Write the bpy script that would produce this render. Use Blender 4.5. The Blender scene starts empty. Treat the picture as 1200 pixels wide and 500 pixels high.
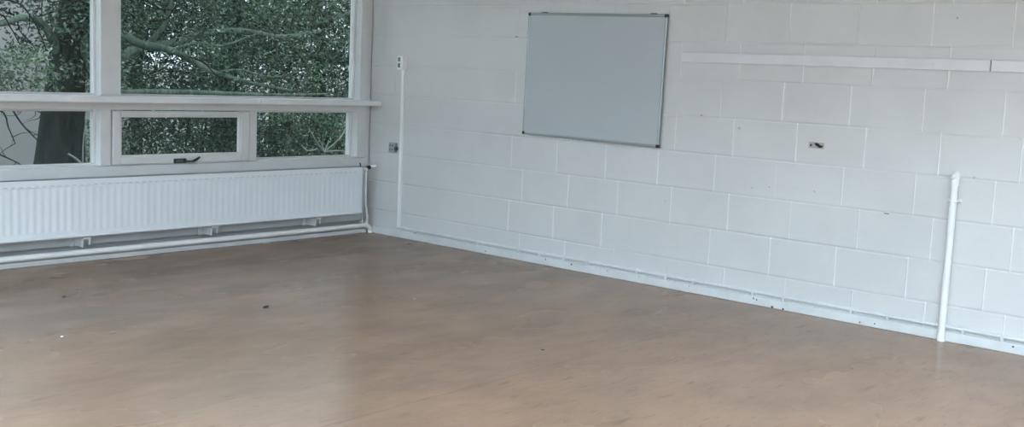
import bpy, bmesh, math, random
from mathutils import Vector, Matrix
R = random.Random(7)
scene = bpy.context.scene
COL = scene.collection

# ------------------------------------------------------------------ helpers
class MB:
    """collects shapes into one mesh"""
    def __init__(s): s.v = []; s.f = []; s.m = []; s.sm = []
    def add(s, vs, fs, mi=0, smooth=False):
        o = len(s.v); s.v += [tuple(v) for v in vs]
        for f in fs: s.f.append([i + o for i in f]); s.m.append(mi); s.sm.append(smooth)
    def box(s, x0, x1, y0, y1, z0, z1, mi=0, bev=0.0):
        if bev <= 0:
            vs = [(x, y, z) for x in (x0, x1) for y in (y0, y1) for z in (z0, z1)]
            s.add(vs, [(0,1,3,2),(4,6,7,5),(0,4,5,1),(2,3,7,6),(0,2,6,4),(1,5,7,3)], mi); return
        bm = bmesh.new(); bmesh.ops.create_cube(bm, size=1)
        for v in bm.verts:
            v.co = Vector(((x0+x1)/2 + v.co.x*(x1-x0), (y0+y1)/2 + v.co.y*(y1-y0), (z0+z1)/2 + v.co.z*(z1-z0)))
        bev = min(bev, .45*min(x1-x0, y1-y0, z1-z0))
        bmesh.ops.bevel(bm, geom=bm.edges[:], offset=bev, segments=2, profile=.5, affect='EDGES')
        s.bm(bm, mi)
    def bm(s, bm, mi=0, smooth=False, mat=None):
        bm.verts.index_update()
        vs = [(mat @ v.co) if mat else v.co for v in bm.verts]
        s.add(vs, [[v.index for v in f.verts] for f in bm.faces], mi, smooth); bm.free()
    def tube(s, pts, rad, n=12, mi=0, caps=True, smooth=True):
        pts = [Vector(p) for p in pts]
        rads = rad if isinstance(rad, (list, tuple)) else [rad]*len(pts)
        t0 = (pts[1]-pts[0]).normalized()
        up = Vector((0,0,1)) if abs(t0.z) < .9 else Vector((1,0,0))
        a = t0.cross(up).normalized(); vs = []
        for i, p in enumerate(pts):
            if i == 0: t = t0
            elif i == len(pts)-1: t = (pts[i]-pts[i-1]).normalized()
            else: t = ((pts[i+1]-p).normalized() + (p-pts[i-1]).normalized()).normalized()
            a = (a - t*a.dot(t)).normalized(); b = t.cross(a)
            for k in range(n):
                w = 2*math.pi*k/n; vs.append(p + (a*math.cos(w) + b*math.sin(w))*rads[i])
        fs = []
        for i in range(len(pts)-1):
            for k in range(n):
                fs.append((i*n+k, i*n+(k+1)%n, (i+1)*n+(k+1)%n, (i+1)*n+k))
        s.add(vs, fs, mi, smooth)
        if caps:
            s.add(vs[:n], [list(range(n))[::-1]], mi); s.add(vs[-n:], [list(range(n))], mi)
    def ball(s, c, r, mi=0, sx=1, sy=1, sz=1):
        bm = bmesh.new(); bmesh.ops.create_uvsphere(bm, u_segments=16, v_segments=10, radius=r)
        s.bm(bm, mi, True, Matrix.Translation(c) @ Matrix.Diagonal((sx,sy,sz,1)))
    def lathe(s, prof, origin, axis, n=20, mi=0):
        """prof: list of (distance along axis, radius)"""
        ax = Vector(axis).normalized(); q = Vector((0,0,1)).rotation_difference(ax); vs = []
        for d, r in prof:
            for k in range(n):
                w = 2*math.pi*k/n; vs.append(Vector(origin) + q @ Vector((r*math.cos(w), r*math.sin(w), d)))
        fs = [(i*n+k, i*n+(k+1)%n, (i+1)*n+(k+1)%n, (i+1)*n+k) for i in range(len(prof)-1) for k in range(n)]
        s.add(vs, fs, mi, True)
        s.add(vs[:n], [list(range(n))[::-1]], mi); s.add(vs[-n:], [list(range(n))], mi)
    def build(s, name, mats, parent=None, loc=None):
        me = bpy.data.meshes.new(name)
        me.from_pydata(s.v, [], s.f)
        for m in (mats if isinstance(mats, (list, tuple)) else [mats]): me.materials.append(m)
        me.polygons.foreach_set('material_index', s.m); me.polygons.foreach_set('use_smooth', s.sm)
        me.update()
        o = bpy.data.objects.new(name, me); COL.objects.link(o)
        if parent: o.parent = parent; o.matrix_parent_inverse = parent.matrix_basis.inverted()
        return o

def tag(o, label=None, cat=None, group=None, kind=None, rot=None):
    if rot: o.rotation_euler = rot
    if label: o['label'] = label
    if cat: o['category'] = cat
    if group: o['group'] = group
    if kind: o['kind'] = kind
    return o
def empty(name, loc, label=None, cat=None, group=None, kind=None, rot=(0,0,0)):
    o = bpy.data.objects.new(name, None); COL.objects.link(o); o.location = loc; o.rotation_euler = rot
    o.empty_display_size = .1
    return tag(o, label, cat, group, kind)
def structure(o, label=None, cat=None):
    return tag(o, label, cat, None, 'structure')

# ------------------------------------------------------------------ materials
def srgb(r, g, b):
    f = lambda c: c/12.92 if c <= .04045 else ((c+.055)/1.055)**2.4
    return (f(r/255), f(g/255), f(b/255), 1)
def mat(name, col, rough=.5, metal=0, spec=.5):
    m = bpy.data.materials.new(name); m.use_nodes = True
    b = m.node_tree.nodes['Principled BSDF']
    b.inputs['Base Color'].default_value = col; b.inputs['Roughness'].default_value = rough
    b.inputs['Metallic'].default_value = metal; b.inputs['Specular IOR Level'].default_value = spec
    return m
class NT:
    def __init__(s, m): s.t = m.node_tree; s.b = s.t.nodes['Principled BSDF']
    def n(s, typ, **kw):
        o = s.t.nodes.new(typ)
        for k, v in kw.items():
            if k.startswith('i_'): o.inputs[k[2:].replace('_', ' ')].default_value = v
            else: setattr(o, k, v)
        return o
    def l(s, a, b): s.t.links.new(a, b)
    def noise(s, scale, detail=4, rough=.55, vec=None, dist=0):
        o = s.n('ShaderNodeTexNoise'); o.inputs['Scale'].default_value = scale
        o.inputs['Detail'].default_value = detail; o.inputs['Roughness'].default_value = rough
        o.inputs['Distortion'].default_value = dist
        if vec: s.l(vec, o.inputs['Vector'])
        return o.outputs['Fac']
    def ramp(s, fac, stops):
        o = s.n('ShaderNodeValToRGB'); e = o.color_ramp.elements; o.color_ramp.interpolation = 'EASE'
        while len(e) < len(stops): e.new(.5)
        for k, (p, c) in enumerate(stops):
            e[k].position = p; e[k].color = c if len(c) == 4 else (*c, 1)
        s.l(fac, o.inputs['Fac']); return o.outputs['Color']
    def obj(s, scale=(1,1,1), rot=(0,0,0)):
        tc = s.n('ShaderNodeTexCoord'); mp = s.n('ShaderNodeMapping')
        mp.inputs['Scale'].default_value = scale; mp.inputs['Rotation'].default_value = rot
        s.l(tc.outputs['Object'], mp.inputs['Vector']); return mp.outputs['Vector']
    def mix(s, fac, a, b, mode='MIX'):
        o = s.n('ShaderNodeMix', data_type='RGBA', blend_type=mode)
        for sock, v in ((o.inputs[0], fac), (o.inputs[6], a), (o.inputs[7], b)):
            if hasattr(v, 'links'): s.l(v, sock)
            else: sock.default_value = v
        return o.outputs[2]
    def math(s, op, a, b=None):
        o = s.n('ShaderNodeMath', operation=op)
        for sock, v in ((o.inputs[0], a), (o.inputs[1], b)):
            if v is None: continue
            if hasattr(v, 'links'): s.l(v, sock)
            else: sock.default_value = v
        return o.outputs[0]
    def bump(s, h, strength, dist):
        o = s.n('ShaderNodeBump'); o.inputs['Strength'].default_value = strength
        o.inputs['Distance'].default_value = dist; s.l(h, o.inputs['Height'])
        s.l(o.outputs['Normal'], s.b.inputs['Normal'])

def painted(name, col, rough=.45, grime=.05, scale=3.0, bump=.15, bd=.002):
    m = mat(name, col, rough); t = NT(m); v = t.obj()
    n1 = t.noise(scale, 5, .6, v); n2 = t.noise(60, 3, .6, v)
    dk = tuple(c*(1-grime*2) for c in col[:3]) + (1,)
    t.l(t.ramp(n1, [(.3, dk), (.65, col)]), t.b.inputs['Base Color'])
    if bump: t.bump(n2, bump, bd)
    return m

M = {}
M['block'] = painted('painted_blockwork', (.69, .685, .675, 1), .55, .035, 1.6, .35, .0025)
M['pointing'] = painted('thick_pointing_paint', (.86, .86, .85, 1), .45, .02, 6, .2, .002)
M['plaster'] = painted('painted_plaster', (.42, .41, .40, 1), .7, .03)
M['ceiling'] = painted('ceiling_board', (.44, .43, .42, 1), .8, .03)
M['frame'] = painted('white_gloss_paint', (.74, .74, .735, 1), .32, .03, 5, .05, .001)
M['sill'] = painted('sill_paint', (.86, .865, .87, 1), .35, .03, 5, .05, .001)
M['plinth'] = painted('grey_white_wall_paint', (.62, .63, .635, 1), .5, .05)
M['radiator'] = painted('radiator_enamel', (.89, .935, .975, 1), .35, .015, 4, 0)
M['pipe'] = painted('white_pipe_paint', (.90, .90, .89, 1), .35, .03, 9, .1, .001)
M['skirt'] = painted('worn_skirting_paint', (.72, .735, .74, 1), .4, .05, 6, .2, .002)
M['dark'] = mat('dark_hole', (.012, .012, .012, 1), .8)
M['black'] = mat('black_plastic', (.015, .016, .017, 1), .35)
M['alu'] = mat('aluminium_trim', (.40, .43, .43, 1), .38, .85)
M['board'] = painted('whiteboard_enamel', (.50, .53, .545, 1), .28, .015, 1.5, 0)
M['plastic'] = mat('white_plastic', (.93, .93, .92, 1), .3)
M['greymetal'] = mat('grey_metal_clad', (.36, .37, .37, 1), .45, .3)
M['catch'] = mat('tarnished_catch_metal', (.13, .14, .135, 1), .4, .7)
M['scar'] = mat('exposed_backbox', (.42, .40, .36, 1), .6)

# brown marbled sheet flooring
def floor_mat():
    m = mat('marbled_brown_linoleum', srgb(140,122,107), .4, 0, .15); t = NT(m)
    v = t.obj((1.0, .24, 1)); tc = t.obj()
    st = t.noise(13, 3, .5, v, 0); st2 = t.noise(52, 4, .6, t.obj((1,.10,1)), 0); big = t.noise(.75, 3, .5, tc, .2)
    fine = t.noise(220, 2, .5, tc)
    c = t.ramp(st, [(.30, srgb(150,122,101)), (.5, srgb(155,127,106)), (.70, srgb(160,132,111))])
    c2 = t.ramp(st2, [(.3, srgb(149,122,101)), (.7, srgb(162,134,113))])
    c = t.mix(.38, c, c2)
    c = t.mix(t.ramp(big, [(.40, (0,0,0)), (.66, (.5,.5,.5))]), c, srgb(142,120,101))
    c = t.mix(.05, c, t.ramp(fine, [(.3, (.05,.04,.03)), (.7, (.55,.48,.42))]))
    mot = t.noise(3.2, 4, .6, t.obj((1,.6,1))); mk = t.noise(9, 3, .6, t.obj((1.3,.22,1)))
    c = t.mix(1.0, c, t.ramp(mot, [(.22, (.84,.84,.85)), (.78, (1.09,1.08,1.07))]), 'MULTIPLY')
    c = t.mix(1.0, c, t.ramp(mk, [(.20, (.70,.68,.66)), (.36, (1,1,1)), (.64, (1,1,1)), (.84, (1.10,1.09,1.08))]), 'MULTIPLY')
    mk2 = t.noise(34, 3, .6, t.obj((1.1,.22,1)))
    c = t.mix(1.0, c, t.ramp(mk2, [(.26, (.78,.76,.74)), (.42, (1,1,1)), (.60, (1,1,1)), (.78, (1.09,1.09,1.08))]), 'MULTIPLY')
    # worn scuffs by the radiator, plus painted darkening of the over-bright left floor
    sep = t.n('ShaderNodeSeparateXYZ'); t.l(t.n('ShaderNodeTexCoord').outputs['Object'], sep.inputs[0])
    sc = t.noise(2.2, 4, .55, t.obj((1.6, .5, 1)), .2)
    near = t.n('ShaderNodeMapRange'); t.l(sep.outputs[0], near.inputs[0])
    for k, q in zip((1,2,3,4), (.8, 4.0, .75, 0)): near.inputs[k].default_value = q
    scuff_dim = t.math('MULTIPLY', near.outputs[0], t.ramp(sc, [(.36, (0,0,0)), (.66, (.8,.8,.8))]))
    c = t.mix(scuff_dim, c, srgb(116,101,84))
    # joints between the sheets, 2.05 m apart
    xo = t.math('ADD', sep.outputs[0], .2 + 2.05*10)
    fr = t.math('ABSOLUTE', t.math('SUBTRACT', t.math('MODULO', xo, 2.05), 0.0))
    seam = t.math('LESS_THAN', fr, .005)
    c = t.mix(t.math('MULTIPLY', seam, .38), c, srgb(88,76,66))
    # chips and flecks
    vor = t.n('ShaderNodeTexVoronoi'); vor.inputs['Scale'].default_value = 3.1; t.l(t.obj(), vor.inputs['Vector'])
    fl = t.math('LESS_THAN', vor.outputs['Distance'], .018)
    c = t.mix(t.math('MULTIPLY', fl, .55), c, srgb(84,72,62))
    c = t.mix(1.0, c, (1.06,1.005,.955,1), 'MULTIPLY')
    t.l(c, t.b.inputs['Base Color'])
    rg = t.n('ShaderNodeMapRange'); t.l(t.noise(1.7, 3, .5, t.obj((1,.5,1))), rg.inputs[0])
    for k, q in zip((1,2,3,4), (.3, .7, .20, .30)): rg.inputs[k].default_value = q
    t.l(rg.outputs[0], t.b.inputs['Roughness'])
    return m
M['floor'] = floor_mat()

def glass_mat():
    m = bpy.data.materials.new('window_glass'); m.use_nodes = True; t = m.node_tree; t.nodes.clear()
    out = t.nodes.new('ShaderNodeOutputMaterial'); mx = t.nodes.new('ShaderNodeMixShader')
    tr = t.nodes.new('ShaderNodeBsdfTransparent'); tr.inputs[0].default_value = (.84,.89,.88,1)
    gl = t.nodes.new('ShaderNodeBsdfGlossy'); gl.inputs['Roughness'].default_value = .02
    fr = t.nodes.new('ShaderNodeFresnel'); fr.inputs[0].default_value = 1.3
    t.links.new(fr.outputs[0], mx.inputs[0]); t.links.new(tr.outputs[0], mx.inputs[1])
    t.links.new(gl.outputs[0], mx.inputs[2]); t.links.new(mx.outputs[0], out.inputs[0])
    return m
M['glass'] = glass_mat()

def bark_mat(name, a, b):
    m = mat(name, a, .9, 0, .2); t = NT(m)
    n = t.noise(9, 6, .7, t.obj((1,1,.18)), 1.0)
    t.l(t.ramp(n, [(.35, a), (.68, b)]), t.b.inputs['Base Color']); t.bump(n, .9, .04); return m
M['bark'] = bark_mat('dark_mossy_bark', (.007,.010,.009,1), (.024,.032,.028,1))
M['limb'] = bark_mat('green_grey_limb_bark', (.055,.078,.062,1), (.15,.19,.155,1))
M['twig'] = bark_mat('pale_bare_twig', (.16,.18,.16,1), (.30,.32,.28,1))
def leaf_mat(name, a, b, tr=.25):
    m = mat(name, a, .38, 0, .45); t = NT(m)
    g = t.n('ShaderNodeNewGeometry')
    c = t.ramp(g.outputs['Random Per Island'], [(0, a), (.80, b), (.93, tuple(q*1.7 for q in b[:3]) + (1,)), (1, (.24,.30,.235,1))])  # brightest stops paint light glints on a few leaves
    c = t.mix(1.0, c, t.ramp(t.noise(1.9, 3, .5, t.obj()), [(.32, (.45,.45,.45)), (.5, (1.1,1.1,1.1)), (.68, (2.3,2.2,2.0))]), 'MULTIPLY')
    t.l(c, t.b.inputs['Base Color'])
    tl = t.n('ShaderNodeBsdfTranslucent'); t.l(c, tl.inputs[0])
    mx = t.n('ShaderNodeMixShader'); mx.inputs[0].default_value = tr
    t.l(t.b.outputs[0], mx.inputs[1]); t.l(tl.outputs[0], mx.inputs[2])
    t.l(mx.outputs[0], t.t.nodes['Material Output'].inputs[0]); return m
M['leafA'] = leaf_mat('deep_green_leaves', (.010,.024,.017,1), (.046,.085,.056,1))
M['leafB'] = leaf_mat('mid_green_leaves', (.016,.034,.021,1), (.068,.115,.070,1))
M['leafC'] = leaf_mat('pale_green_leaves', (.045,.075,.052,1), (.13,.19,.125,1))
def brick_mat():
    m = mat('pale_pinkish_brick', (.4,.36,.36,1), .85, 0, .2); t = NT(m)
    b = t.n('ShaderNodeTexBrick'); t.l(t.obj((1,1,1), (math.radians(90),0,math.radians(90))), b.inputs['Vector'])
    b.inputs['Color1'].default_value = (.90,.85,.86,1); b.inputs['Color2'].default_value = (.80,.745,.76,1)
    b.inputs['Mortar'].default_value = (.42,.39,.40,1); b.inputs['Scale'].default_value = 1.0
    b.inputs['Brick Width'].default_value = .40; b.inputs['Row Height'].default_value = .125
    b.inputs['Mortar Size'].default_value = .016
    t.l(b.outputs['Color'], t.b.inputs['Base Color']); return m
M['brick'] = brick_mat()
M['slate'] = painted('slate_roof', (.16,.16,.17,1), .7, .1)
def grass_mat():
    m = mat('lawn_grass', (.06,.10,.05,1), .9, 0, .1); t = NT(m)
    t.l(t.ramp(t.noise(3, 6, .7, t.obj()), [(.3, (.04,.07,.045,1)), (.7, (.10,.15,.09,1))]), t.b.inputs['Base Color']); return m
M['grass'] = grass_mat()

# ------------------------------------------------------------------ room shell
XR, YF, H = 9.4, -9.2, 2.95
FILL_COL = (.66,.845,1.0,1)
HEAD = 2.78                                    # window head height
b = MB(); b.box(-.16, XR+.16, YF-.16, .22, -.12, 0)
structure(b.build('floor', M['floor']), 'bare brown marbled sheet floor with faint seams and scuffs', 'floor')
b = MB(); b.box(-.3, XR+.3, YF-.3, .3, H, H+.2)
structure(b.build('ceiling', M['ceiling']), 'pale ceiling over the empty room', 'ceiling')

# painted blockwork wall: every block face, its joints and its slight unevenness
XS = dict(A=4.8034, B=4.9173, C=4.7922, D=4.9046, E=4.7793, F=4.9006, G=4.7734, H=4.8977)
BW, BH, ZB = .45, .24562, .2028
rb = random.Random(11)
w = MB()
w.box(-.16, XR+.16, .009, .22, 0, H)
courses = []
for i, c in enumerate('HGFEDCBA'): courses.append((0 if i == 0 else ZB+BH*(i-1), ZB+BH*i, XS[c]))
z = ZB+BH*7; k = 0
while z < H: courses.append((z, min(z+BH, H), 4.912 if k % 2 == 0 else 4.80)); z += BH; k += 1
bed = [rb.uniform(.0004, .0032) for _ in range(len(courses)+1)]
for ci, (z0, z1, xo) in enumerate(courses):
    n0 = math.ceil((0-xo)/BW); xs = [xo+BW*n for n in range(n0, 60) if xo+BW*n < XR]
    if xs[0] > .03: xs = [0]+xs
    else: xs[0] = 0
    xs.append(XR)
    joint = []
    for x in xs:
        d = -rb.choice([.0030, .0040, .0036, .0024, .0044, .0010])
        if x < 1.62: d *= .28
        if z1 > 1.9 and x < 3: d *= .4
        joint.append(d)
    for i in range(len(xs)-1):
        x0, x1 = xs[i], xs[i+1]
        h = rb.uniform(-.0013, .0013); tx = rb.uniform(-.0009, .0009); tz = rb.uniform(-.0010, .0010)
        jp, bv = .0034, .0036
        us = [x0, x0+jp, x0+jp+bv, x1-jp-bv, x1-jp, x1]
        vs_ = [z0, z0+.003, z0+.003+.006, z1-.003-.006, z1-.003, z1]
        rows = []
        for a, zz in enumerate(vs_):
            for q, xx in enumerate(us):
                ex = q in (0,1,4,5); ez = a in (0,1,4,5)
                u = (xx-x0)/(x1-x0)-.5; v = (zz-z0)/(z1-z0)-.5
                y = h+tx*u*2+tz*v*2
                jd = joint[i] if q < 3 else joint[i+1]
                bd_ = bed[ci] if a < 3 else bed[ci+1]
                bd_ *= .55 + .9*abs(math.sin(xx*1.7+ci*2.1))
                if ex and not ez: y += jd*(1 if q in (0,5) else .62)
                if ez: y = max(y, y*.3+bd_)
                rows.append((xx, y, zz))
        w.add(rows, [(a*6+q, a*6+q+1, (a+1)*6+q+1, (a+1)*6+q) for a in range(5) for q in (1,2,3)])
        w.add(rows, [(a*6+q, a*6+q+1, (a+1)*6+q+1, (a+1)*6+q) for a in range(5) for q in (0,4)], 2 if abs(joint[i]) > .002 else 0)
# little nail holes and chips in the paint
for (hx, hz, r, sx) in ((3.719,.753,.006,1), (3.841,.768,.006,1), (4.153,.773,.006,1.1), (5.113,.949,.005,1), (3.057,.596,.006,1),
                        (3.596,1.127,.008,1.5), (3.301,1.193,.004,1), (4.939,1.834,.005,1), (1.635,1.688,.006,3.0), (4.622,.689,.005,3.2)):
    ring = [(hx+math.cos(t)*r*sx, -.0028, hz+math.sin(t)*r) for t in [2*math.pi*q/10 for q in range(10)]]
    w.add(ring + [(hx, .004, hz)], [(q, (q+1) % 10, 10) for q in range(10)], 1)
    ring2 = [(hx+math.cos(t)*r*sx*1.5, .0015, hz+math.sin(t)*r*1.5) for t in [2*math.pi*q/10 for q in range(10)]]
    w.add(ring2 + ring, [(q, (q+1) % 10, 10+(q+1) % 10, 10+q) for q in range(10)], 0)
M['holegrey'] = mat('worn_paint_chip', (.30,.30,.29,1), .8)
structure(w.build('wall_back', [M['block'], M['holegrey'], M['pointing']]), 'long white painted blockwork wall with visible joints', 'wall')

# window wall, far wall and wall behind the camera
w = MB(); w.box(-.16, -.035, YF, .009, .100, .57); w.box(-.16, -.125, YF, .009, 0, .100); w.box(-.16, -.005, YF, .009, HEAD, H)
structure(w.build('wall_left', M['plinth']), 'low grey white wall under the long window', 'wall')
w = MB(); w.box(-.16, XR+.16, YF-.16, YF, 0, H)
structure(w.build('wall_front', M['plaster']))
w = MB(); w.box(XR, XR+.16, YF, .009, 0, .62); w.box(XR, XR+.16, YF, .009, HEAD, H)
w.box(XR, XR+.16, -1.2, .009, .62, HEAD); w.box(XR, XR+.16, YF, -8.6, .62, HEAD)
structure(w.build('wall_right', M['plaster']))

# ------------------------------------------------------------------ the long window
win = structure(empty('window_1', (0, -1.2, .57)), 'long white painted window band looking onto trees', 'window')
F, G = M['frame'], M['glass']
XG, XF = -.10, 0.0
POSTS = [(-2.434, -2.285), (-4.73, -4.581), (-7.03, -6.88), (-9.2, -9.10)]
def post(y0, y1, z0, z1, name='frame_post', x1=XF): 
    p = MB(); p.box(-.15, x1, y0, y1, z0, z1, 0, .004); return p.build(name, F, win)
for (y0, y1) in POSTS:
    post(y0, y1, 1.125, HEAD)
    post(y0, y0+.075, .645, 1.04)
post(-.130, -.052, 1.125, HEAD, 'frame_jamb'); post(-.052, -.001, 1.125, HEAD, 'corner_cover_strip', -.012)
post(-.150, -.052, .645, 1.04, 'frame_jamb'); post(-.052, -.001, .57, 1.085, 'corner_cover_strip', -.012)
p = MB(); p.box(-.15, .004, YF, -.052, .567, .640, 0, .005); p.box(-.15, -.02, YF, -.052, .636, .648, 0, .002); p.build('bottom_rail', F, win)
p = MB(); p.box(-.15, XF, YF, -.052, 1.032, 1.088, 0, .004); p.build('transom', F, win)
p = MB(); p.box(-.15, XF, YF, -.001, HEAD-.07, HEAD+.005, 0, .004); p.build('head_rail', F, win)
for (y0, y1) in ((-1.2215, -.003), (YF, -1.2235)):
    p = MB(); p.box(-.13, .14, y0, y1, 1.088, 1.130, 0, .006); p.build('sill_board', M['sill'], win)
def pane(y0, y1, z0, z1, x=XG, parent=win, bead=True, name='glass_pane'):
    p = MB(); p.box(x-.003, x+.003, y0, y1, z0, z1); p.build(name, G, parent)
    if bead:
        p = MB(); w_ = .016
        p.box(x+.003, x+.03, y0, y0+w_, z0, z1, 0, .003); p.box(x+.003, x+.03, y1-w_, y1, z0, z1, 0, .003)
        p.box(x+.003, x+.03, y0+w_, y1-w_, z0, z0+w_, 0, .003); p.box(x+.003, x+.03, y0+w_, y1-w_, z1-w_, z1, 0, .003)
        p.build('glazing_bead', F, parent)
edges = [(-.130, -2.285), (-2.434, -4.581), (-4.73, -6.88), (-7.03, -9.10)]
for (a, c) in edges: pane(c, a, 1.128, HEAD-.07)
def lower_bay(yr, yl, right_fixed):
    """opening sash beside a fixed light, below the sill board"""
    if right_fixed:  fx, sx = (-1.156, yr), (yl, -1.227)
    else: fx, sx = (yl+1.15, yr), (yl, yl+1.08)
    pane(fx[0], fx[1], .645, 1.034)
    post(sx[1], fx[0], .645, 1.034)
    y0, y1 = sx[0]+.012, sx[1]-.006
    s = MB(); zs0, zs1 = .650, 1.026; x0, x1 = -.05, .010
    gy0, gy1, gz0, gz1 = y0+.058, y1-.072, .704, .992
    s.box(x0, x1, y0, gy0, zs0, zs1, 0, .004); s.box(x0, x1, gy1, y1, zs0, zs1, 0, .004)
    s.box(x0, x1-.0005, gy0, gy1, zs0, gz0, 0, .004); s.box(x0, x1-.0005, gy0, gy1, gz1, zs1, 0, .004)
    st = s.build('sash', F, win)
    pane(gy0-.005, gy1+.005, gz0-.005, gz1+.005, -.03, st)
    return st
sash = lower_bay(-.150, -2.359, True)
lower_bay(-2.434, -4.655, False); lower_bay(-4.73, -6.955, False); lower_bay(-7.03, -9.10, False)
# catch on the sash
c = MB()
c.box(.008, .020, -1.880, -1.778, .648, .682, 0, .004)
c.box(.019, .027, -1.866, -1.806, .654, .676, 1, .003)
c.lathe([(0,.010),(.016,.010),(.02,.007)], (.016, -1.795, .666), (1,0,0), 14, 0)
c.tube([(.030,-1.80,.664),(.036,-1.765,.660),(.040,-1.738,.662)], [.009,.008,.008], 10, 1)
c.tube([(.040,-1.738,.662),(.045,-1.71,.676),(.050,-1.688,.692)], [.009,.010,.007], 10, 0)
c.build('window_catch', [M['black'], M['catch']], sash)

# the large window on the opposite side, out of frame
w2 = structure(empty('window_2', (XR, -5, .62)))
for y in (-1.2, -3.05, -4.9, -6.75, -8.6):
    p = MB(); p.box(XR+.02, XR+.14, y-.04, y+.04, .62, HEAD, 0, .004); p.build('frame_post', F, w2)
p = MB(); p.box(XR-.06, XR+.14, -8.6, -1.2, .62, .68, 0, .004); p.build('bottom_rail', F, w2)
p = MB(); p.box(XR+.02, XR+.14, -8.6, -1.2, HEAD-.06, HEAD, 0, .004); p.build('head_rail', F, w2)
for y in (-3.05, -4.9, -6.75, -8.6): pane(y+.04, y+1.81, .68, HEAD-.06, XR+.08, w2, False)

# added ceiling panels, out of view, giving the room most of its light
M['fill_lamp'] = bpy.data.materials.new('added_panel_diffuser'); M['fill_lamp'].use_nodes = True
q = M['fill_lamp'].node_tree.nodes['Principled BSDF']
q.inputs['Base Color'].default_value = (.8,.8,.8,1); q.inputs['Emission Color'].default_value = FILL_COL; q.inputs['Emission Strength'].default_value = 1.5
for x, y, watts, spread, pos in ((5.0, -8.6, 172, 161, 'by the rear wall, in line with the standpipe'), (7.0, -8.6, 110, 161, 'by the rear wall, in line with the batten gap'),
                                 (8.72, -8.6, 112, 161, 'in the rear right corner'), (8.72, -6.9, 40, 158, 'by the right wall, second from the rear'),
                                 (8.72, -5.1, 38, 158, 'by the right wall, third from the rear'), (8.72, -3.2, 58, 156, 'by the right wall, nearest the block wall'),
                                 (7.0, -3.2, 36, 146, 'over the right half of the room'), (1.5, -8.6, 140, 168, 'in the rear left corner')):
    cl_ = tag(empty('added_ceiling_light', (x, y, H)), 'added ceiling fill light panel ' + pos, 'light', 'added ceiling fill lights')
    p = MB(); p.box(x-.62, x+.62, y-.32, y+.32, H-.05, H, 0, .006); p.build('housing', F, cl_)
    p = MB(); p.box(x-.59, x+.59, y-.29, y+.29, H-.054, H-.0495); p.build('diffuser', M['fill_lamp'], cl_)
    l = bpy.data.lights.new('added_fill_lamp', 'AREA'); l.shape = 'RECTANGLE'; l.size = 1.18; l.size_y = .58
    l.energy = watts; l.color = (.56, .80, 1.0) if x < 2 else FILL_COL[:3]; l.spread = math.radians(spread)
    lo = bpy.data.objects.new('added_fill_lamp', l); COL.objects.link(lo); lo.location = (x, y, H-.06)

# ------------------------------------------------------------------ skirtings
M['chip'] = mat('chipped_dark_spot', (.03,.03,.03,1), .9)
s = MB(); s.box(.036, .05, YF, -.06, 0, .033, 0, .003)
structure(s.build('baseboard_left', M['skirt']), 'low white skirting strip under the heating pipe', 'skirting')
s = MB(); s.box(.055, XR, -.020, .0, 0, .057, 0, .004)
for hx, hz, r in ((2.034,.043,.006),(2.281,.042,.007),(2.611,.045,.005),(2.888,.045,.004),(3.791,.041,.006),(3.814,.036,.006),(3.928,.008,.008),
                  (4.005,.008,.007),(4.519,.016,.005),(4.612,.024,.005),(5.411,.040,.006),(3.30,.043,.004),(1.42,.022,.006)):
    s.lathe([(0, r), (.0025, r*.6)], (hx, -.0195, max(hz, r+.001)), (0,-1,0), 10, 1)
structure(s.build('baseboard_back', [M['skirt'], M['chip']]), 'low white skirting along the blockwork wall with screw holes', 'skirting')

# ------------------------------------------------------------------ radiator
rad = tag(empty('radiator', (.11, -1.9, .175)), 'long white ribbed panel radiator below the window', 'radiator')
def radiator_panel():
    yr, yl, z0, z1, xf, xb = -.165, -4.965, .176, .574, .120, .098
    pitch, m = .0505, .035
    nfl = int((yr-yl-2*m)/pitch)
    ys = [yl, yl+.006, yl+.02]; ds = [-.010, -.003, 0]; on = [0, 0, 0]
    start = yl+m
    for i in range(nfl):
        o = start+i*pitch
        for fr, d in ((.0,0),(.12,.0001),(.25,.0008),(.42,.0016),(.58,.0016),(.75,.0008),(.88,.0001)):
            ys.append(o+fr*pitch); ds.append(d); on.append(1)
    ys += [start+nfl*pitch, yr-.02, yr-.006, yr]; ds += [0, 0, -.003, -.010]; on += [0, 0, 0, 0]
    zs = [(z0,-.010,0),(z0+.004,-.002,0),(z0+.010,.004,0),(z0+.018,.004,0),(z0+.022,0,0),(z0+.045,0,0),(z0+.062,0,1),(z1-.052,0,1),(z1-.044,.002,.7),(z1-.038,0,0),(z1-.008,0,0),(z1-.002,-.003,0),(z1,-.010,0)]
    p = MB(); vs = []; n = len(ys)
    for zz, dz, e in zs:
        for y, d, q in zip(ys, ds, on):
            hgt = (d if not q else -d*e) + dz
            # rounded lower and upper corners
            yy = y; r = .03
            dy = max(0, r-(y-yl), r-(yr-y)); zc = zz
            if dy > 0:
                lift = r-math.sqrt(max(0, r*r-dy*dy))
                zc = max(zz, z0+lift) if zz < (z0+z1)/2 else min(zz, z1-lift*.5)
            vs.append((xf+hgt, yy, zc))
    fs = [(a*n+k, a*n+k+1, (a+1)*n+k+1, (a+1)*n+k) for a in range(len(zs)-1) for k in range(n-1)]
    p.add(vs, fs, 0)
    p.box(xb, xf-.009, yl+.004, yr-.004, z0+.02, z1-.004)
    return p
sl = radiator_panel()   # with the lines pressed along the top edge
yr, yl, pitch = -.165, -4.965, .0505; st = yl+.035
for i in range(int((yr-yl-.07)/pitch)):
    o = st+i*pitch
    sl.box(.1175, .1215, o-.006+pitch*.5-.008, o+.006+pitch*.5+.008, .533, .5375, 1, .001)
M['slot'] = mat('shaded_press_line', (.62,.645,.66,1), .5)
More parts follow.
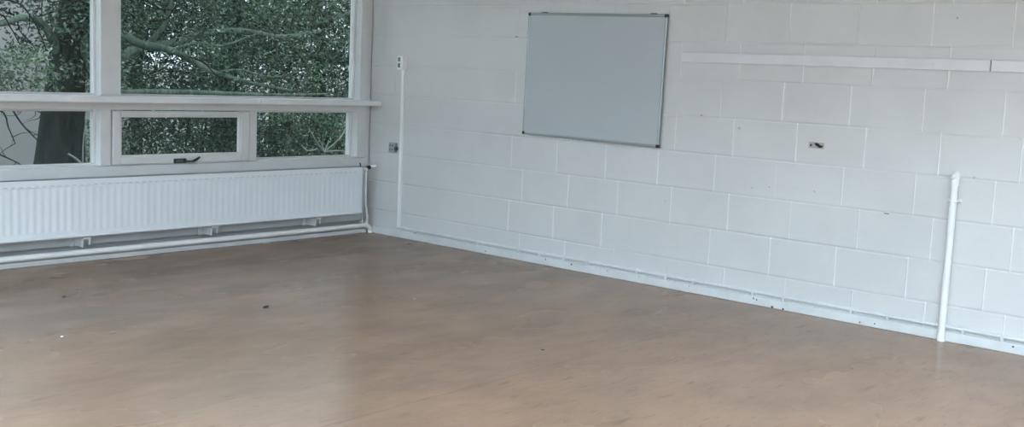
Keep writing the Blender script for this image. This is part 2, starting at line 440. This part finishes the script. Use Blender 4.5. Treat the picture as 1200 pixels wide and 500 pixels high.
sl.build('panel', [M['radiator'], M['slot']], rad)
for y in (-4.6, -3.613, -2.613, -1.613, -.643):
    k = MB(); k.box(-.036, .100, y-.004, y+.004, .105, .185, 0, .001)
    k.box(-.036, -.030, y-.028, y+.028, .095, .30, 0, .001)
    k.box(.088, .110, y-.004, y+.052, .160, .172, 0, .001); k.box(.088, .096, y+.044, y+.056, .118, .172, 0, .002)
    k.build('bracket', M['frame'], rad)
v = MB()
v.lathe([(0,.008),(.02,.008),(.02,.014),(.045,.015),(.055,.012)], (.105, -.168, .553), (0,1,0), 16)
v.tube([(.105,-.130,.555),(.105,-.114,.556)], .013, 14)
vb = v.build('valve', M['pipe'], rad)
v = MB(); v.lathe([(0,.011),(.006,.016),(.03,.016),(.036,.012)], (.105, -.122, .560), (.25,1,.35), 16); v.build('valve_collar', M['black'], vb)
v = MB(); v.lathe([(0,.010),(.008,.011),(.032,.013),(.048,.014),(.054,.010),(.056,.003)], (.112,-.088,.574), (.2,1,.12), 18); v.build('valve_knob', M['plastic'], vb)
v = MB(); v.tube([(.105,-.19,.575),(.105,-.19,.592),(.112,-.200,.600)], .005, 8); v.ball((.113,-.202,.601), .008); v.build('bleed_valve', M['catch'], rad)

# heating pipe under the radiator with its elbow and riser
hp = tag(empty('heating_pipe', (.09, -1.9, .07)), 'white painted heating pipe running under the radiator to the corner', 'pipe')
p = MB()
pts = [(.075, -8.9, .066), (.075, -.115, .067)]
for q in range(1, 9):
    a = math.pi/2*q/8; pts.append((.075, -.115+.075*math.sin(a), .067-.048*(1-math.cos(a)) ))
pts.append((.075, -.040, .0005))
p.tube(pts, .0205, 16); p.build('pipe_run', M['pipe'], hp)
p = MB(); p.tube([(.090,-.114,.548),(.090,-.113,.45),(.090,-.1125,.30),(.090,-.110,.255),(.086,-.095,.200),(.082,-.082,.145),(.078,-.079,.060)], .0095, 12); p.build('riser', M['pipe'], hp)
p = MB(); p.tube([(-.022,-.040,.62),(-.022,-.042,.3),(-.022,-.044,.05)], .005, 8); 

tag(p.build('thin_pipe', M['pipe']), 'thin white pipe running down the corner beside the radiator', 'pipe')

# ------------------------------------------------------------------ whiteboard
BC = Vector((2.379, -.021, 1.409)); bw_, bh_ = 1.238, .902
wb = tag(empty('whiteboard', BC, rot=(math.radians(-.35), math.radians(.55), 0)), 'blank whiteboard in a grey aluminium frame on the block wall', 'whiteboard')
def local(o): o.matrix_parent_inverse.identity(); return o
p = MB(); p.box(-bw_/2+.006, bw_/2-.006, -.006, .010, -bh_/2+.006, bh_/2-.006); local(p.build('writing_surface', M['board'], wb))
for nm, bx in (('frame_rail', (-bw_/2+.02, bw_/2-.02, -.011, .012, bh_/2-.019, bh_/2)), ('frame_rail', (-bw_/2+.02, bw_/2-.02, -.011, .012, -bh_/2, -bh_/2+.019)),
               ('frame_stile', (-bw_/2, -bw_/2+.017, -.011, .012, -bh_/2+.02, bh_/2-.02)), ('frame_stile', (bw_/2-.017, bw_/2, -.011, .012, -bh_/2+.02, bh_/2-.02))):
    p = MB(); p.box(*bx, 0, .005); local(p.build(nm, M['alu'], wb))
for sx in (-1, 1):
    for sz in (-1, 1):
        p = MB(); cx, cz = sx*(bw_/2-.011), sz*(bh_/2-.011)
        p.box(cx-.012, cx+.012, -.0125, .013, cz-.012, cz+.012, 0, .005); local(p.build('corner_cap', M['black'], wb))
for x in (-.47, .50):
    p = MB(); p.box(x-.022, x+.022, -.008, .014, bh_/2-.003, bh_/2+.006, 0, .002); local(p.build('hanging_clip', M['catch'], wb))

# ------------------------------------------------------------------ battens on the wall
for x0, x1, lab in ((3.134, 5.1505, 'long white wooden wall batten right of the whiteboard, its left end free'),
                    (5.1565, 7.55, 'short visible white batten continuing beyond the gap at right edge')):
    p = MB(); p.box(x0, x1, -.026, .0, 1.540, 1.604, 0, .003)
    for x in ([x0+.25, x0+.95, x0+1.7]):
        p.lathe([(0,.006),(.0012,.004)], (x, -.026, 1.572), (0,-1,0), 10)
    tag(p.build('wall_batten', M['frame']), lab, 'batten', 'white battens along the wall')

# ------------------------------------------------------------------ cable trunking, conduit, sockets
ct = tag(empty('cable_trunking', (.40, -.01, .08)), 'slim white cable trunking dropping from the small box then along the skirting', 'trunking')
p = MB(); p.box(.388, .415, -.020, .001, .072, 1.405, 0, .003); p.build('vertical_run', M['plastic'], ct)
p = MB(); p.tube([(.385,-.0135,.082),(1.6,-.0135,.081),(3.1,-.0135,.083),(4.4,-.0135,.083),(XR,-.0135,.083)], .0115, 10); p.build('horizontal_run', M['skirt'], ct)
for x in (.858,1.311,1.752,1.966,2.206,2.426,2.861,3.105,3.326,3.781,4.001,4.456,4.687,5.132,5.349,.60):
    p = MB(); p.box(x-.008, x+.008, -.0265, .0, .055, .096, 0, .004); p.build('clip', M['skirt'], ct)
sw = tag(empty('wall_switch_box', (.406, -.03, 1.455)), 'small white switch box at the top of the vertical trunking', 'switch')
p = MB(); p.box(.375, .440, -.060, .001, 1.402, 1.512, 0, .006); p.build('box', M['plastic'], sw)
M['rocker'] = mat('grey_green_rocker', (.16,.18,.17,1), .4)
for zc in (1.484, 1.436):
    p = MB(); p.box(.388, .414, -.0635, -.058, zc-.018, zc+.018, 0, .002); p.build('rocker', M['rocker'], sw)
    
so = tag(empty('wall_socket', (.315, -.02, .748)), 'small grey wall socket low on the wall beside the trunking', 'socket')
p = MB(); p.box(.268, .346, -.030, .001, .707, .790, 0, .005); p.build('box', M['greymetal'], so)
for dx in (.288, .318):
    for dz in (.733, .766):
        p = MB(); p.lathe([(0,.0065),(.001,.0065)], (dx, -.030, dz), (0,-1,0), 10); p.build('socket_hole', M['black'], so)
p = MB(); p.lathe([(0,.018),(.012,.017),(.018,.010)], (.345,-.018,.742), (1,-.2,0), 14); p.build('cable_gland', M['catch'], so)

# torn plate
pl = tag(empty('wall_plate', (4.142, -.002, 1.057)), 'small torn metal plate with dark hole on the block wall', 'plate', rot=(0, math.radians(1.2), 0))
p = MB(); p.box(-.050, .050, -.004, .003, -.019, .019, 0, .002); local(p.build('plate', M['scar'], pl))
p = MB()
def blob(cx, cz, pts): 
    n = len(pts); vs = [(cx+a, -.0046, cz+c) for a, c in pts]+[(cx+a, -.001, cz+c) for a, c in pts]
    p.add(vs, [list(range(n))[::-1]]+[(q,(q+1)%n,n+(q+1)%n,n+q) for q in range(n)])
blob(0,0,[(-.012,.013),(.002,.015),(.016,.012),(.024,.004),(.040,.000),(.046,.010),(.043,-.008),(.028,-.014),(.014,-.010),(.002,-.004),(-.010,.004)])
blob(-.034,0,[(-.008,.000),(-.003,.006),(.004,.004),(.006,-.003),(.000,-.008),(-.007,-.006)])
local(p.build('torn_hole', M['dark'], pl))

# pipe standing by the wall
sp = tag(empty('standpipe', (5.018, -.034, 0)), 'upright white painted pipe clipped to the block wall', 'pipe')
p = MB(); p.tube([(5.018,-.034,0),(5.018,-.034,.5),(5.019,-.034,.905)], .0195, 18); p.build('pipe_run', M['pipe'], sp)
p = MB(); p.tube([(5.019,-.034,.895),(5.019,-.034,.925),(5.019,-.030,.942),(5.019,-.018,.953),(5.019,.004,.955)], [.0245,.0245,.025,.024,.024], 18)
el = p.build('elbow', M['pipe'], sp)
p = MB(); p.lathe([(0,.013),(.010,.013),(.014,.009)], (5.014,-.052,.942), (-.2,-1,.25), 6); p.build('plug', M['pipe'], el)
p = MB(); p.box(4.984, 5.056, -.006, .001, .800, .818, 0, .003)
p.tube([(4.993,-.004,.809),(4.996,-.040,.809),(5.004,-.054,.809),(5.018,-.057,.809),(5.032,-.054,.809),(5.040,-.040,.809),(5.043,-.004,.809)], .0045, 8)
for x in (4.986, 5.050): p.ball((x,-.010,.810), .009, 0, 1,.8,1)
p.build('pipe_clip', M['pipe'], sp)
p = MB(); p.tube([(5.018,-.034,0),(5.018,-.034,.012),(5.018,-.034,.05)], [.024,.0235,.021], 18); p.build('foot_collar', M['pipe'], sp)

# crumbs on the floor
M['flake'] = mat('white_flake', (.8,.8,.78,1), .7); M['dirt'] = mat('dark_crumb', (.05,.043,.037,1), .9)
def crumb(name, x, y, r, m, lab, cat, group=None):
    p = MB(); bm = bmesh.new(); bmesh.ops.create_icosphere(bm, subdivisions=1, radius=r)
    for v_ in bm.verts: v_.co *= R.uniform(.6,1.2); v_.co.z *= .4
    mz = min(v_.co.z for v_ in bm.verts)
    p.bm(bm, 0, False, Matrix.Translation((x,y,-mz)) @ Matrix.Rotation(R.uniform(0,6),4,'Z') @ Matrix.Diagonal((1.6,.8,1,1)))
    tag(p.build(name, m), lab, cat, group)
crumb('paint_flake', 1.961, -3.679, .014, M['flake'], 'tiny white paint flake lying on the brown floor at left', 'flake')
crumb('paint_flake', 2.032, -3.447, .010, M['scar'], 'tiny tan chip on the floor right of the white flake', 'flake')
crumb('dirt_crumb', 1.994, -2.493, .018, M['dirt'], 'dark crumb of dirt in the middle of the left floor, the largest', 'crumb', 'dark crumbs on the floor')
crumb('dirt_crumb', 1.077, -3.226, .011, M['dirt'], 'dark crumb on the floor in front of the radiator at left', 'crumb', 'dark crumbs on the floor')
crumb('dirt_crumb', .736, -.192, .009, M['dirt'], 'dark crumb on the floor near the room corner', 'crumb', 'dark crumbs on the floor')
crumb('dirt_crumb', 3.679, -1.995, .008, M['dirt'], 'dark crumb on the floor below the whiteboard, well out from the wall', 'crumb', 'dark crumbs on the floor')

# ------------------------------------------------------------------ outdoors
GZ = -1.15
b = MB(); b.box(-60, -.16, -40, 45, GZ-.2, GZ)
structure(b.build('ground', M['grass']), 'green lawn outside under the trees', 'ground')
b = MB(); b.box(XR+.16, 60, -40, 45, GZ-.2, GZ)
structure(b.build('ground_far_side', M['grass']))

def leaf_mesh(mb, c, size, rr, mi=0):
    d = Vector((rr.gauss(0,1), rr.gauss(0,1), rr.gauss(-.35,.7))).normalized()
    s = d.cross(Vector((rr.gauss(0,1), rr.gauss(0,1), rr.gauss(0,1)))).normalized()
    n = d.cross(s); L, W = size*rr.uniform(.7,1.3), size*rr.uniform(.36,.55)
    p0 = Vector(c); vs = [p0, p0+d*L*.45+s*W*.5+n*W*.12, p0+d*L, p0+d*L*.45-s*W*.5+n*W*.12]
    mb.add(vs, [(0,1,2),(0,2,3)], mi, False)
def foliage(rr, clusters, per, spread, size, n_in=None):
    mb = MB()
    for (cx, cy, cz, s) in clusters:
        for _ in range(per):
            leaf_mesh(mb, (cx+rr.gauss(0,spread*s), cy+rr.gauss(0,spread*s), cz+rr.gauss(0,spread*s*.6)), size, rr)
    return mb
def ellipsoid(rr, n, c, r, shell=.25, zmin=GZ+.15):
    out = []
    while len(out) < n:
        q = Vector((rr.uniform(-1,1), rr.uniform(-1,1), rr.uniform(-1,1)))
        if not shell < q.length < 1: continue
        p = (c[0]+q.x*r[0], c[1]+q.y*r[1], c[2]+q.z*r[2])
        if p[2] > zmin: out.append((*p, rr.uniform(.7,1.3)))
    return out
def smooth_path(pts, k=4):
    P = [Vector(p) for p in pts]; out = []
    for i in range(len(P)-1):
        a, b_, c_, d = P[max(0,i-1)], P[i], P[i+1], P[min(len(P)-1,i+2)]
        for j in range(k):
            t = j/k
            out.append(.5*((2*b_)+(c_-a)*t+(2*a-5*b_+4*c_-d)*t*t+(3*b_-a-3*c_+d)*t**3))
    return out+[P[-1]]
def limb(mb, pts, r0, r1, n=8, mi=0):
    s = smooth_path(pts); N = len(s)-1
    mb.tube(s, [r0+(r1-r0)*i/N for i in range(N+1)], n, mi)
def twigs(mb, rr, src, count, length, r, mi=0):
    for _ in range(count):
        p = Vector(rr.choice(src)[:3]); d = Vector((rr.gauss(0,1), rr.gauss(0,1), rr.gauss(.1,.6))).normalized()
        pts = [p]
        for _k in range(3):
            d = (d+Vector((rr.gauss(0,.3), rr.gauss(0,.3), rr.gauss(0,.3)))).normalized(); pts.append(pts[-1]+d*length/3)
        limb(mb, pts, r, r*.3, 5, mi)

# thick tree by the left pane
rr = random.Random(21)
t1 = tag(empty('tree', (-6, .22, GZ)), 'thick dark tree trunk with spreading limbs outside the left panes', 'tree', 'trees outside the window')
m = MB(); limb(m, [(-6,.16,GZ-.1),(-6,.20,-.3),(-6,.235,.1),(-6,.27,.6),(-6,.32,1.15),(-6,.40,1.8),(-6.05,.48,2.5),(-6.1,.4,3.2),(-6.2,.5,3.8)], .36, .08, 16)
limb(m, [(-6,.22,-.05),(-5.95,.15,-.5),(-5.9,0,GZ-.05)], .20, .12, 10); limb(m, [(-6,.25,-.1),(-5.95,.42,-.5),(-5.9,.6,GZ-.05)], .20, .12, 10)
m.build('trunk', M['bark'], t1)
for pts, r0, r1 in (([(-6,.29,1.25),(-5.85,-.02,1.72),(-5.6,-.41,1.79),(-5.4,-.74,1.70),(-5.0,-1.5,1.75)], .058, .022),
                    ([(-6,.36,1.15),(-5.8,.50,1.6),(-5.6,.62,2.0),(-5.3,.75,2.8)], .10, .06),
                    ([(-6,.36,1.44),(-5.8,.65,1.70),(-5.7,.88,1.67),(-5.6,1.07,1.57),(-5.5,1.43,1.51),(-5.4,1.67,1.40),(-5.2,1.85,1.26),(-5.0,2.23,1.15),(-4.8,2.8,1.05)], .072, .020),
                    ([(-6.05,.40,1.10),(-6.2,.87,1.26),(-6.2,1.16,1.40),(-6.2,1.42,1.54),(-6.2,1.91,1.62),(-6.1,2.3,1.77),(-5.9,2.78,1.83),(-5.7,3.3,1.78),(-5.6,3.9,1.9)], .082, .026),
                    ([(-5.9,.36,.82),(-5.2,.46,.96),(-4.9,1.07,1.005),(-4.8,1.72,1.005),(-4.7,2.55,1.0),(-4.6,3.2,1.03)], .045, .014),
                    ([(-5.5,1.43,1.50),(-5.4,1.75,1.62),(-5.3,2.05,1.60),(-5.2,2.4,1.75)], .03, .010), ([(-5.2,1.85,1.25),(-5.1,2.2,1.30),(-5.0,2.6,1.22),(-4.9,3.0,1.32)], .022, .008), ([(-6.2,1.5,1.56),(-6.1,1.7,1.85),(-6.0,1.75,2.2),(-5.9,1.95,2.6)], .04, .015)):
    m = MB(); limb(m, pts, r0, r1, 10); m.build('limb', M['limb'], t1)
cl = ellipsoid(rr, 170, (-6.6, 1.9, 2.75), (1.0, 2.1, 1.15), .1) + ellipsoid(rr, 190, (-7.1, 2.1, 1.9), (.7, 2.1, 1.1), .1) + ellipsoid(rr, 40, (-5.6, .45, 1.65), (.3, .5, .7), 0) + ellipsoid(rr, 22, (-5.0, 2.2, 1.55), (.35, 1.4, .75), 0)
m = MB(); twigs(m, rr, cl, 120, .7, .012); m.build('twig', M['bark'], t1)['kind'] = 'stuff'
tag(foliage(rr, cl, 46, .17, .066).build('foliage', M['leafA'], t1), kind='stuff')

# second tree, farther right
rr = random.Random(22)
t2 = tag(empty('tree', (-9, 4.6, GZ)), 'straight grooved trunk seen low through the middle of the right upper pane', 'tree', 'trees outside the window')
m = MB(); limb(m, [(-9,4.56,GZ-.1),(-9,4.55,.3),(-9,4.57,1.0),(-9,4.67,1.6),(-9,4.74,2.5),(-9.1,4.8,3.4),(-9.1,4.9,4.3)], .25, .08, 14); m.build('trunk', M['bark'], t2)
for pts, r0, r1 in (([(-9,4.68,1.62),(-8.85,4.95,2.12),(-8.7,5.3,2.27),(-8.6,5.59,2.22),(-8.5,5.97,2.10),(-8.4,6.94,2.43)], .08, .03),
                    ([(-9,4.7,1.75),(-8.8,4.2,2.19),(-8.6,3.68,2.35),(-8.4,3.0,2.4)], .07, .03)):
    m = MB(); limb(m, pts, r0, r1, 9); m.build('limb', M['limb'], t2)
cl = ellipsoid(rr, 330, (-9.5, 4.8, 2.6), (1.3, 3.0, 1.9), .1) + ellipsoid(rr, 150, (-8.3, 4.9, 1.9), (.5, 2.4, 1.0), 0)
m = MB(); twigs(m, rr, cl, 110, .8, .013); m.build('twig', M['bark'], t2)['kind'] = 'stuff'
tag(foliage(rr, cl, 40, .19, .078).build('foliage', M['leafB'], t2), kind='stuff')

# third tree at the right
rr = random.Random(23)
t3 = tag(empty('tree', (-11, 8.15, GZ)), 'slim tree with a drooping limb at the right of the upper right pane', 'tree', 'trees outside the window')
m = MB(); limb(m, [(-11,8.15,GZ-.1),(-11,8.13,.6),(-11,8.15,1.7),(-11,8.05,2.8),(-11,8.0,4),(-11,8.1,5)], .17, .06, 12); m.build('trunk', M['bark'], t3)
for pts, r0, r1 in (([(-11,8.15,1.68),(-10.8,8.44,1.52),(-10.6,8.84,1.48),(-10.5,9.45,1.40),(-10.3,10.2,1.5)], .085, .045),
                    ([(-11,8.15,1.55),(-10.8,7.36,1.70),(-10.6,6.6,1.63)], .06, .025), ([(-11,8.15,1.95),(-10.8,8.18,2.48),(-10.6,8.34,2.85)], .06, .03)):
    m = MB(); limb(m, pts, r0, r1, 9); m.build('limb', M['limb'], t3)
cl = ellipsoid(rr, 330, (-11.7, 8.6, 2.9), (1.3, 3.2, 2.3), .1) + ellipsoid(rr, 150, (-10.4, 8.0, 2.0), (.5, 2.5, 1.1), 0)
m = MB(); twigs(m, rr, cl, 100, .8, .014); m.build('twig', M['bark'], t3)['kind'] = 'stuff'
tag(foliage(rr, cl, 36, .20, .088).build('foliage', M['leafA'], t3), kind='stuff')

# dense trees closing the gaps farther back, and the row continuing past the rest of the window
def hedge_tree(seed, x, y, r, top, n, per, leaf, lm, label):
    rr = random.Random(seed); e = tag(empty('tree', (x, y, GZ)), label, 'tree', 'trees outside the window')
    m = MB(); limb(m, [(x,y,GZ-.1),(x+.05,y-.05,.6),(x,y+.05,top*.5),(x,y,top-.5)], .13, .04, 10); m.build('trunk', M['bark'], e)
    cl = ellipsoid(rr, n, (x, y, (top+GZ+.3)/2), (r*.6, r, (top-GZ-.3)/2), .1)
    tag(foliage(rr, cl, per, .26, leaf).build('foliage', lm, e), kind='stuff')
hedge_tree(51, -13.6, 5.6, 2.0, 4.2, 120, 40, .10, M['leafB'], 'dense green tree behind, between the thick trunk and the grooved trunk')
hedge_tree(52, -14.5, 9.6, 2.3, 4.4, 130, 40, .11, M['leafA'], 'dense dark tree behind, between the grooved trunk and the slim tree')
hedge_tree(53, -14.2, 12.6, 2.0, 4.2, 110, 40, .11, M['leafB'], 'dense tree behind the slim tree at the right end of the window')
# clipped hedge along the far side of the lawn
hd = tag(empty('hedge', (-13, 9.6, GZ)), 'long dark green hedge across the lawn behind the trees and shrubs', 'hedge')
rr = random.Random(61)
cl = [(-12.9+rr.uniform(-.45,.45), rr.uniform(5.4,15.5), rr.uniform(GZ+.1,.85), 1) for _ in range(330)]
m = MB()
for y in [5.6+.9*q for q in range(12)]: limb(m, [(-13,y,GZ),(-12.95,y+.05,-.3),(-12.9,y+.1,.5)], .025, .01, 6)
m.build('stem', M['bark'], hd)['kind'] = 'stuff'
tag(foliage(rr, cl, 40, .2, .09).build('foliage', M['leafA'], hd), kind='stuff')

# shrubs low down
def shrub(seed, c, r, n, per, leaf, lm, label, spread=.16):
    rr = random.Random(seed); e = tag(empty('shrub', (c[0], c[1], GZ)), label, 'shrub', 'shrubs outside the window')
    cl = ellipsoid(rr, n, c, r, .1)
    m = MB()
    for _ in range(14):
        q = rr.choice(cl); limb(m, [(c[0]+rr.uniform(-.2,.2), c[1]+rr.uniform(-.3,.3), GZ), ((c[0]+q[0])/2, (c[1]+q[1])/2+rr.uniform(-.1,.1), (GZ+q[2])/2+.1), q[:3]], .018, .006, 6)
    m.build('stem', M['bark'], e)
    tag(foliage(rr, cl, per, spread, leaf).build('foliage', lm, e), kind='stuff'); return e
shrub(31, (-7.2, 2.7, .2), (.8, 1.3, 1.0), 150, 62, .07, M['leafA'], 'dense dark shrub filling the opening sash pane')
shrub(33, (-6.7, 4.5, .1), (.8, 1.0, .85), 95, 60, .07, M['leafB'], 'mid green shrub at the left of the lower right pane')
shrub(34, (-8.6, 6.6, .2), (.8, 1.1, 1.0), 90, 60, .08, M['leafA'], 'dark shrub at the right of the lower right pane')
shrub(35, (-7.2, 1.75, -.05), (.4, .45, .55), 26, 40, .06, M['leafC'], 'light green shrub at the left of the opening sash')

shrub(36, (-8.2, 1.66, .0), (.25, .17, .55), 14, 40, .05, M['leafC'], 'narrow light green bush just right of the thick trunk in the lower left pane', .09)

# bare twigs in front of the lower right pane and at the left
tw = tag(empty('bare_bush', (-4, 2.72, GZ)), 'small bush of pale bare twigs in the lower right pane', 'bush')
m = MB()
for pts in ([(-4,2.73,GZ),(-4,2.73,.0),(-4,2.71,.31)], [(-4,2.71,.31),(-3.9,2.52,.43),(-3.8,2.30,.63)], [(-4,2.71,.31),(-4,2.98,.5),(-4,3.09,.72)],
            [(-4,2.71,.31),(-4,2.93,.32),(-3.9,2.98,.31),(-3.9,3.17,.22)], [(-4,2.71,.31),(-4,2.66,.42),(-4,2.6,.5)], [(-4,2.71,.31),(-4,2.76,.40),(-4,2.77,.46)], [(-4,2.6,.35),(-4,2.45,.33),(-4,2.35,.4)]):
    limb(m, pts, .011, .006, 6)
m.build('twigs', M['twig'], tw)
sa = tag(empty('sapling', (-5, .0, GZ)), 'thin pale sapling stem beside the thick trunk in the lower left pane', 'sapling')
m = MB(); limb(m, [(-5,.0,GZ),(-5,.01,.15),(-5,.02,.42),(-5,.05,.66)], .012, .006, 6); m.build('stem', M['twig'], sa)
m = MB(); limb(m, [(-5,-.01,.16),(-5,-.08,.22),(-5,-.16,.27)], .015, .012, 8); m.build('side_branch', M['twig'], sa)
db = tag(empty('bare_tree', (-5, -1.6, GZ)), 'spindly pale leaved young tree left of the thick trunk, before the pale wall', 'tree')
m = MB(); rr = random.Random(41)
limb(m, [(-5,-1.75,GZ),(-5,-1.7,.4),(-5,-1.6,1.2),(-5,-1.5,2.2),(-5,-1.45,3.2)], .05, .03, 8); m.build('trunk', M['bark'], db)
m = MB()
for pts in ([(-5,-1.6,1.1),(-5,-.95,.93),(-5,-.69,.62),(-5,-.57,.49),(-5,-.48,.40)], [(-5,-1.63,.9),(-5,-.95,.78),(-5,-.83,.57),(-5,-.76,.40)], [(-5,-1.5,1.9),(-5,-.8,1.95),(-5,-.55,1.75),(-5,-.40,1.42)],
            [(-5,-1.55,1.7),(-5,-.95,1.8),(-5,-.80,1.66),(-5,-.70,1.48)], [(-5,-1.72,.3),(-5,-1.31,.42),(-4.6,-1.0,.27),(-4.4,-.9,.17)], [(-5,-1.6,1.0),(-5,-.9,.88),(-5,-.62,.80),(-5,-.35,.68)]):
    limb(m, pts, .013, .005, 6); 
    src = smooth_path(pts)[6:]
    twigs(m, rr, [tuple(q) for q in src], 3 if pts[-1][2] < .6 else 6, .30, .005)
m.build('twigs', M['bark'], db)
cl = ellipsoid(rr, 34, (-5.25, -.62, 1.12), (.3, .42, .34), 0)
tag(foliage(rr, cl, 40, .11, .055).build('foliage', M['leafC'], db), kind='stuff')

# pale building behind
bd = tag(empty('building', (-17, 5, GZ)), 'pale brick building far behind the trees', 'building')
p = MB(); p.box(-23, -17, -6, 7.6, GZ, 3.6); p.build('wall', M['brick'], bd)
p = MB(); p.add([(-16.95,-6.3,3.6),(-16.95,7.9,3.6),(-20,7.9,5.6),(-20,-6.3,5.6),(-23.3,-6.3,3.55),(-23.3,7.9,3.55)], [(0,1,2,3),(3,2,5,4),(0,3,4),(1,5,2),(0,4,5,1)]); p.build('roof', M['slate'], bd)
gw = MB(); gw.box(-18.4, -18.1, 7.6, 30, GZ, 1.1); gw.box(-18.45, -18.05, 7.6, 30, 1.1, 1.18, 0, .01)
tag(gw.build('garden_wall', M['brick']), 'pale brick garden wall behind the trees at right', 'wall')

# ------------------------------------------------------------------ sky, daylight
wd = bpy.data.worlds.new('sky'); scene.world = wd; wd.use_nodes = True
t = wd.node_tree; bg = t.nodes['Background']
tc = t.nodes.new('ShaderNodeTexCoord'); sp_ = t.nodes.new('ShaderNodeSeparateXYZ'); rp = t.nodes.new('ShaderNodeValToRGB')
t.links.new(tc.outputs['Generated'], sp_.inputs[0]); t.links.new(sp_.outputs[2], rp.inputs['Fac'])
e = rp.color_ramp.elements; e[0].position = 0; e[0].color = (.48,.53,.60,1); e[1].position = 1; e[1].color = (.85,.93,1.0,1)
t.links.new(rp.outputs[0], bg.inputs[0]); bg.inputs[1].default_value = 1.35
def portal(name, loc, rot, sx, sy):
    l = bpy.data.lights.new(name, 'AREA'); l.shape = 'RECTANGLE'; l.size = sx; l.size_y = sy; l.cycles.is_portal = True
    o = bpy.data.objects.new(name, l); COL.objects.link(o); o.location = loc; o.rotation_euler = rot
portal('daylight_portal', (-.17, (YF)/2, 1.56), (0, math.radians(-90), 0), 1.98, 9.1)
portal('daylight_portal', (XR+.17, -4.9, 1.58), (0, math.radians(90), 0), 1.93, 7.4)

# ------------------------------------------------------------------ camera
yaw, pitch, roll, f, cx, cy = 2.267, -.11443, .04629, 1289.709, 637.205, 237.519
fw = Vector((math.cos(pitch)*math.cos(yaw), math.cos(pitch)*math.sin(yaw), math.sin(pitch)))
rt = fw.cross(Vector((0,0,1))).normalized(); up = rt.cross(fw)
c_, s_ = math.cos(roll), math.sin(roll)
r2, u2 = c_*rt+s_*up, -s_*rt+c_*up
cam = bpy.data.cameras.new('camera'); co = bpy.data.objects.new('camera', cam); COL.objects.link(co)
mw = Matrix(((r2.x,u2.x,-fw.x,7.21964),(r2.y,u2.y,-fw.y,-6.27734),(r2.z,u2.z,-fw.z,1.40276),(0,0,0,1)))
co.matrix_world = mw
cam.sensor_fit = 'HORIZONTAL'; cam.sensor_width = 36; cam.lens = f/1200*36
cam.shift_x = (600-cx)/1200; cam.shift_y = (cy-250)/1200
cam.clip_start = .05; cam.clip_end = 200
scene.camera = co
vs = scene.view_settings
scene.display_settings.display_device = 'sRGB'
vs.view_transform = 'Standard'; vs.look = 'None'; vs.gamma = 1; vs.use_curve_mapping = False; vs.exposure = 1.24
scene.cycles.max_bounces = 10; scene.cycles.diffuse_bounces = 7; scene.cycles.transparent_max_bounces = 12
scene.cycles.use_denoising = True
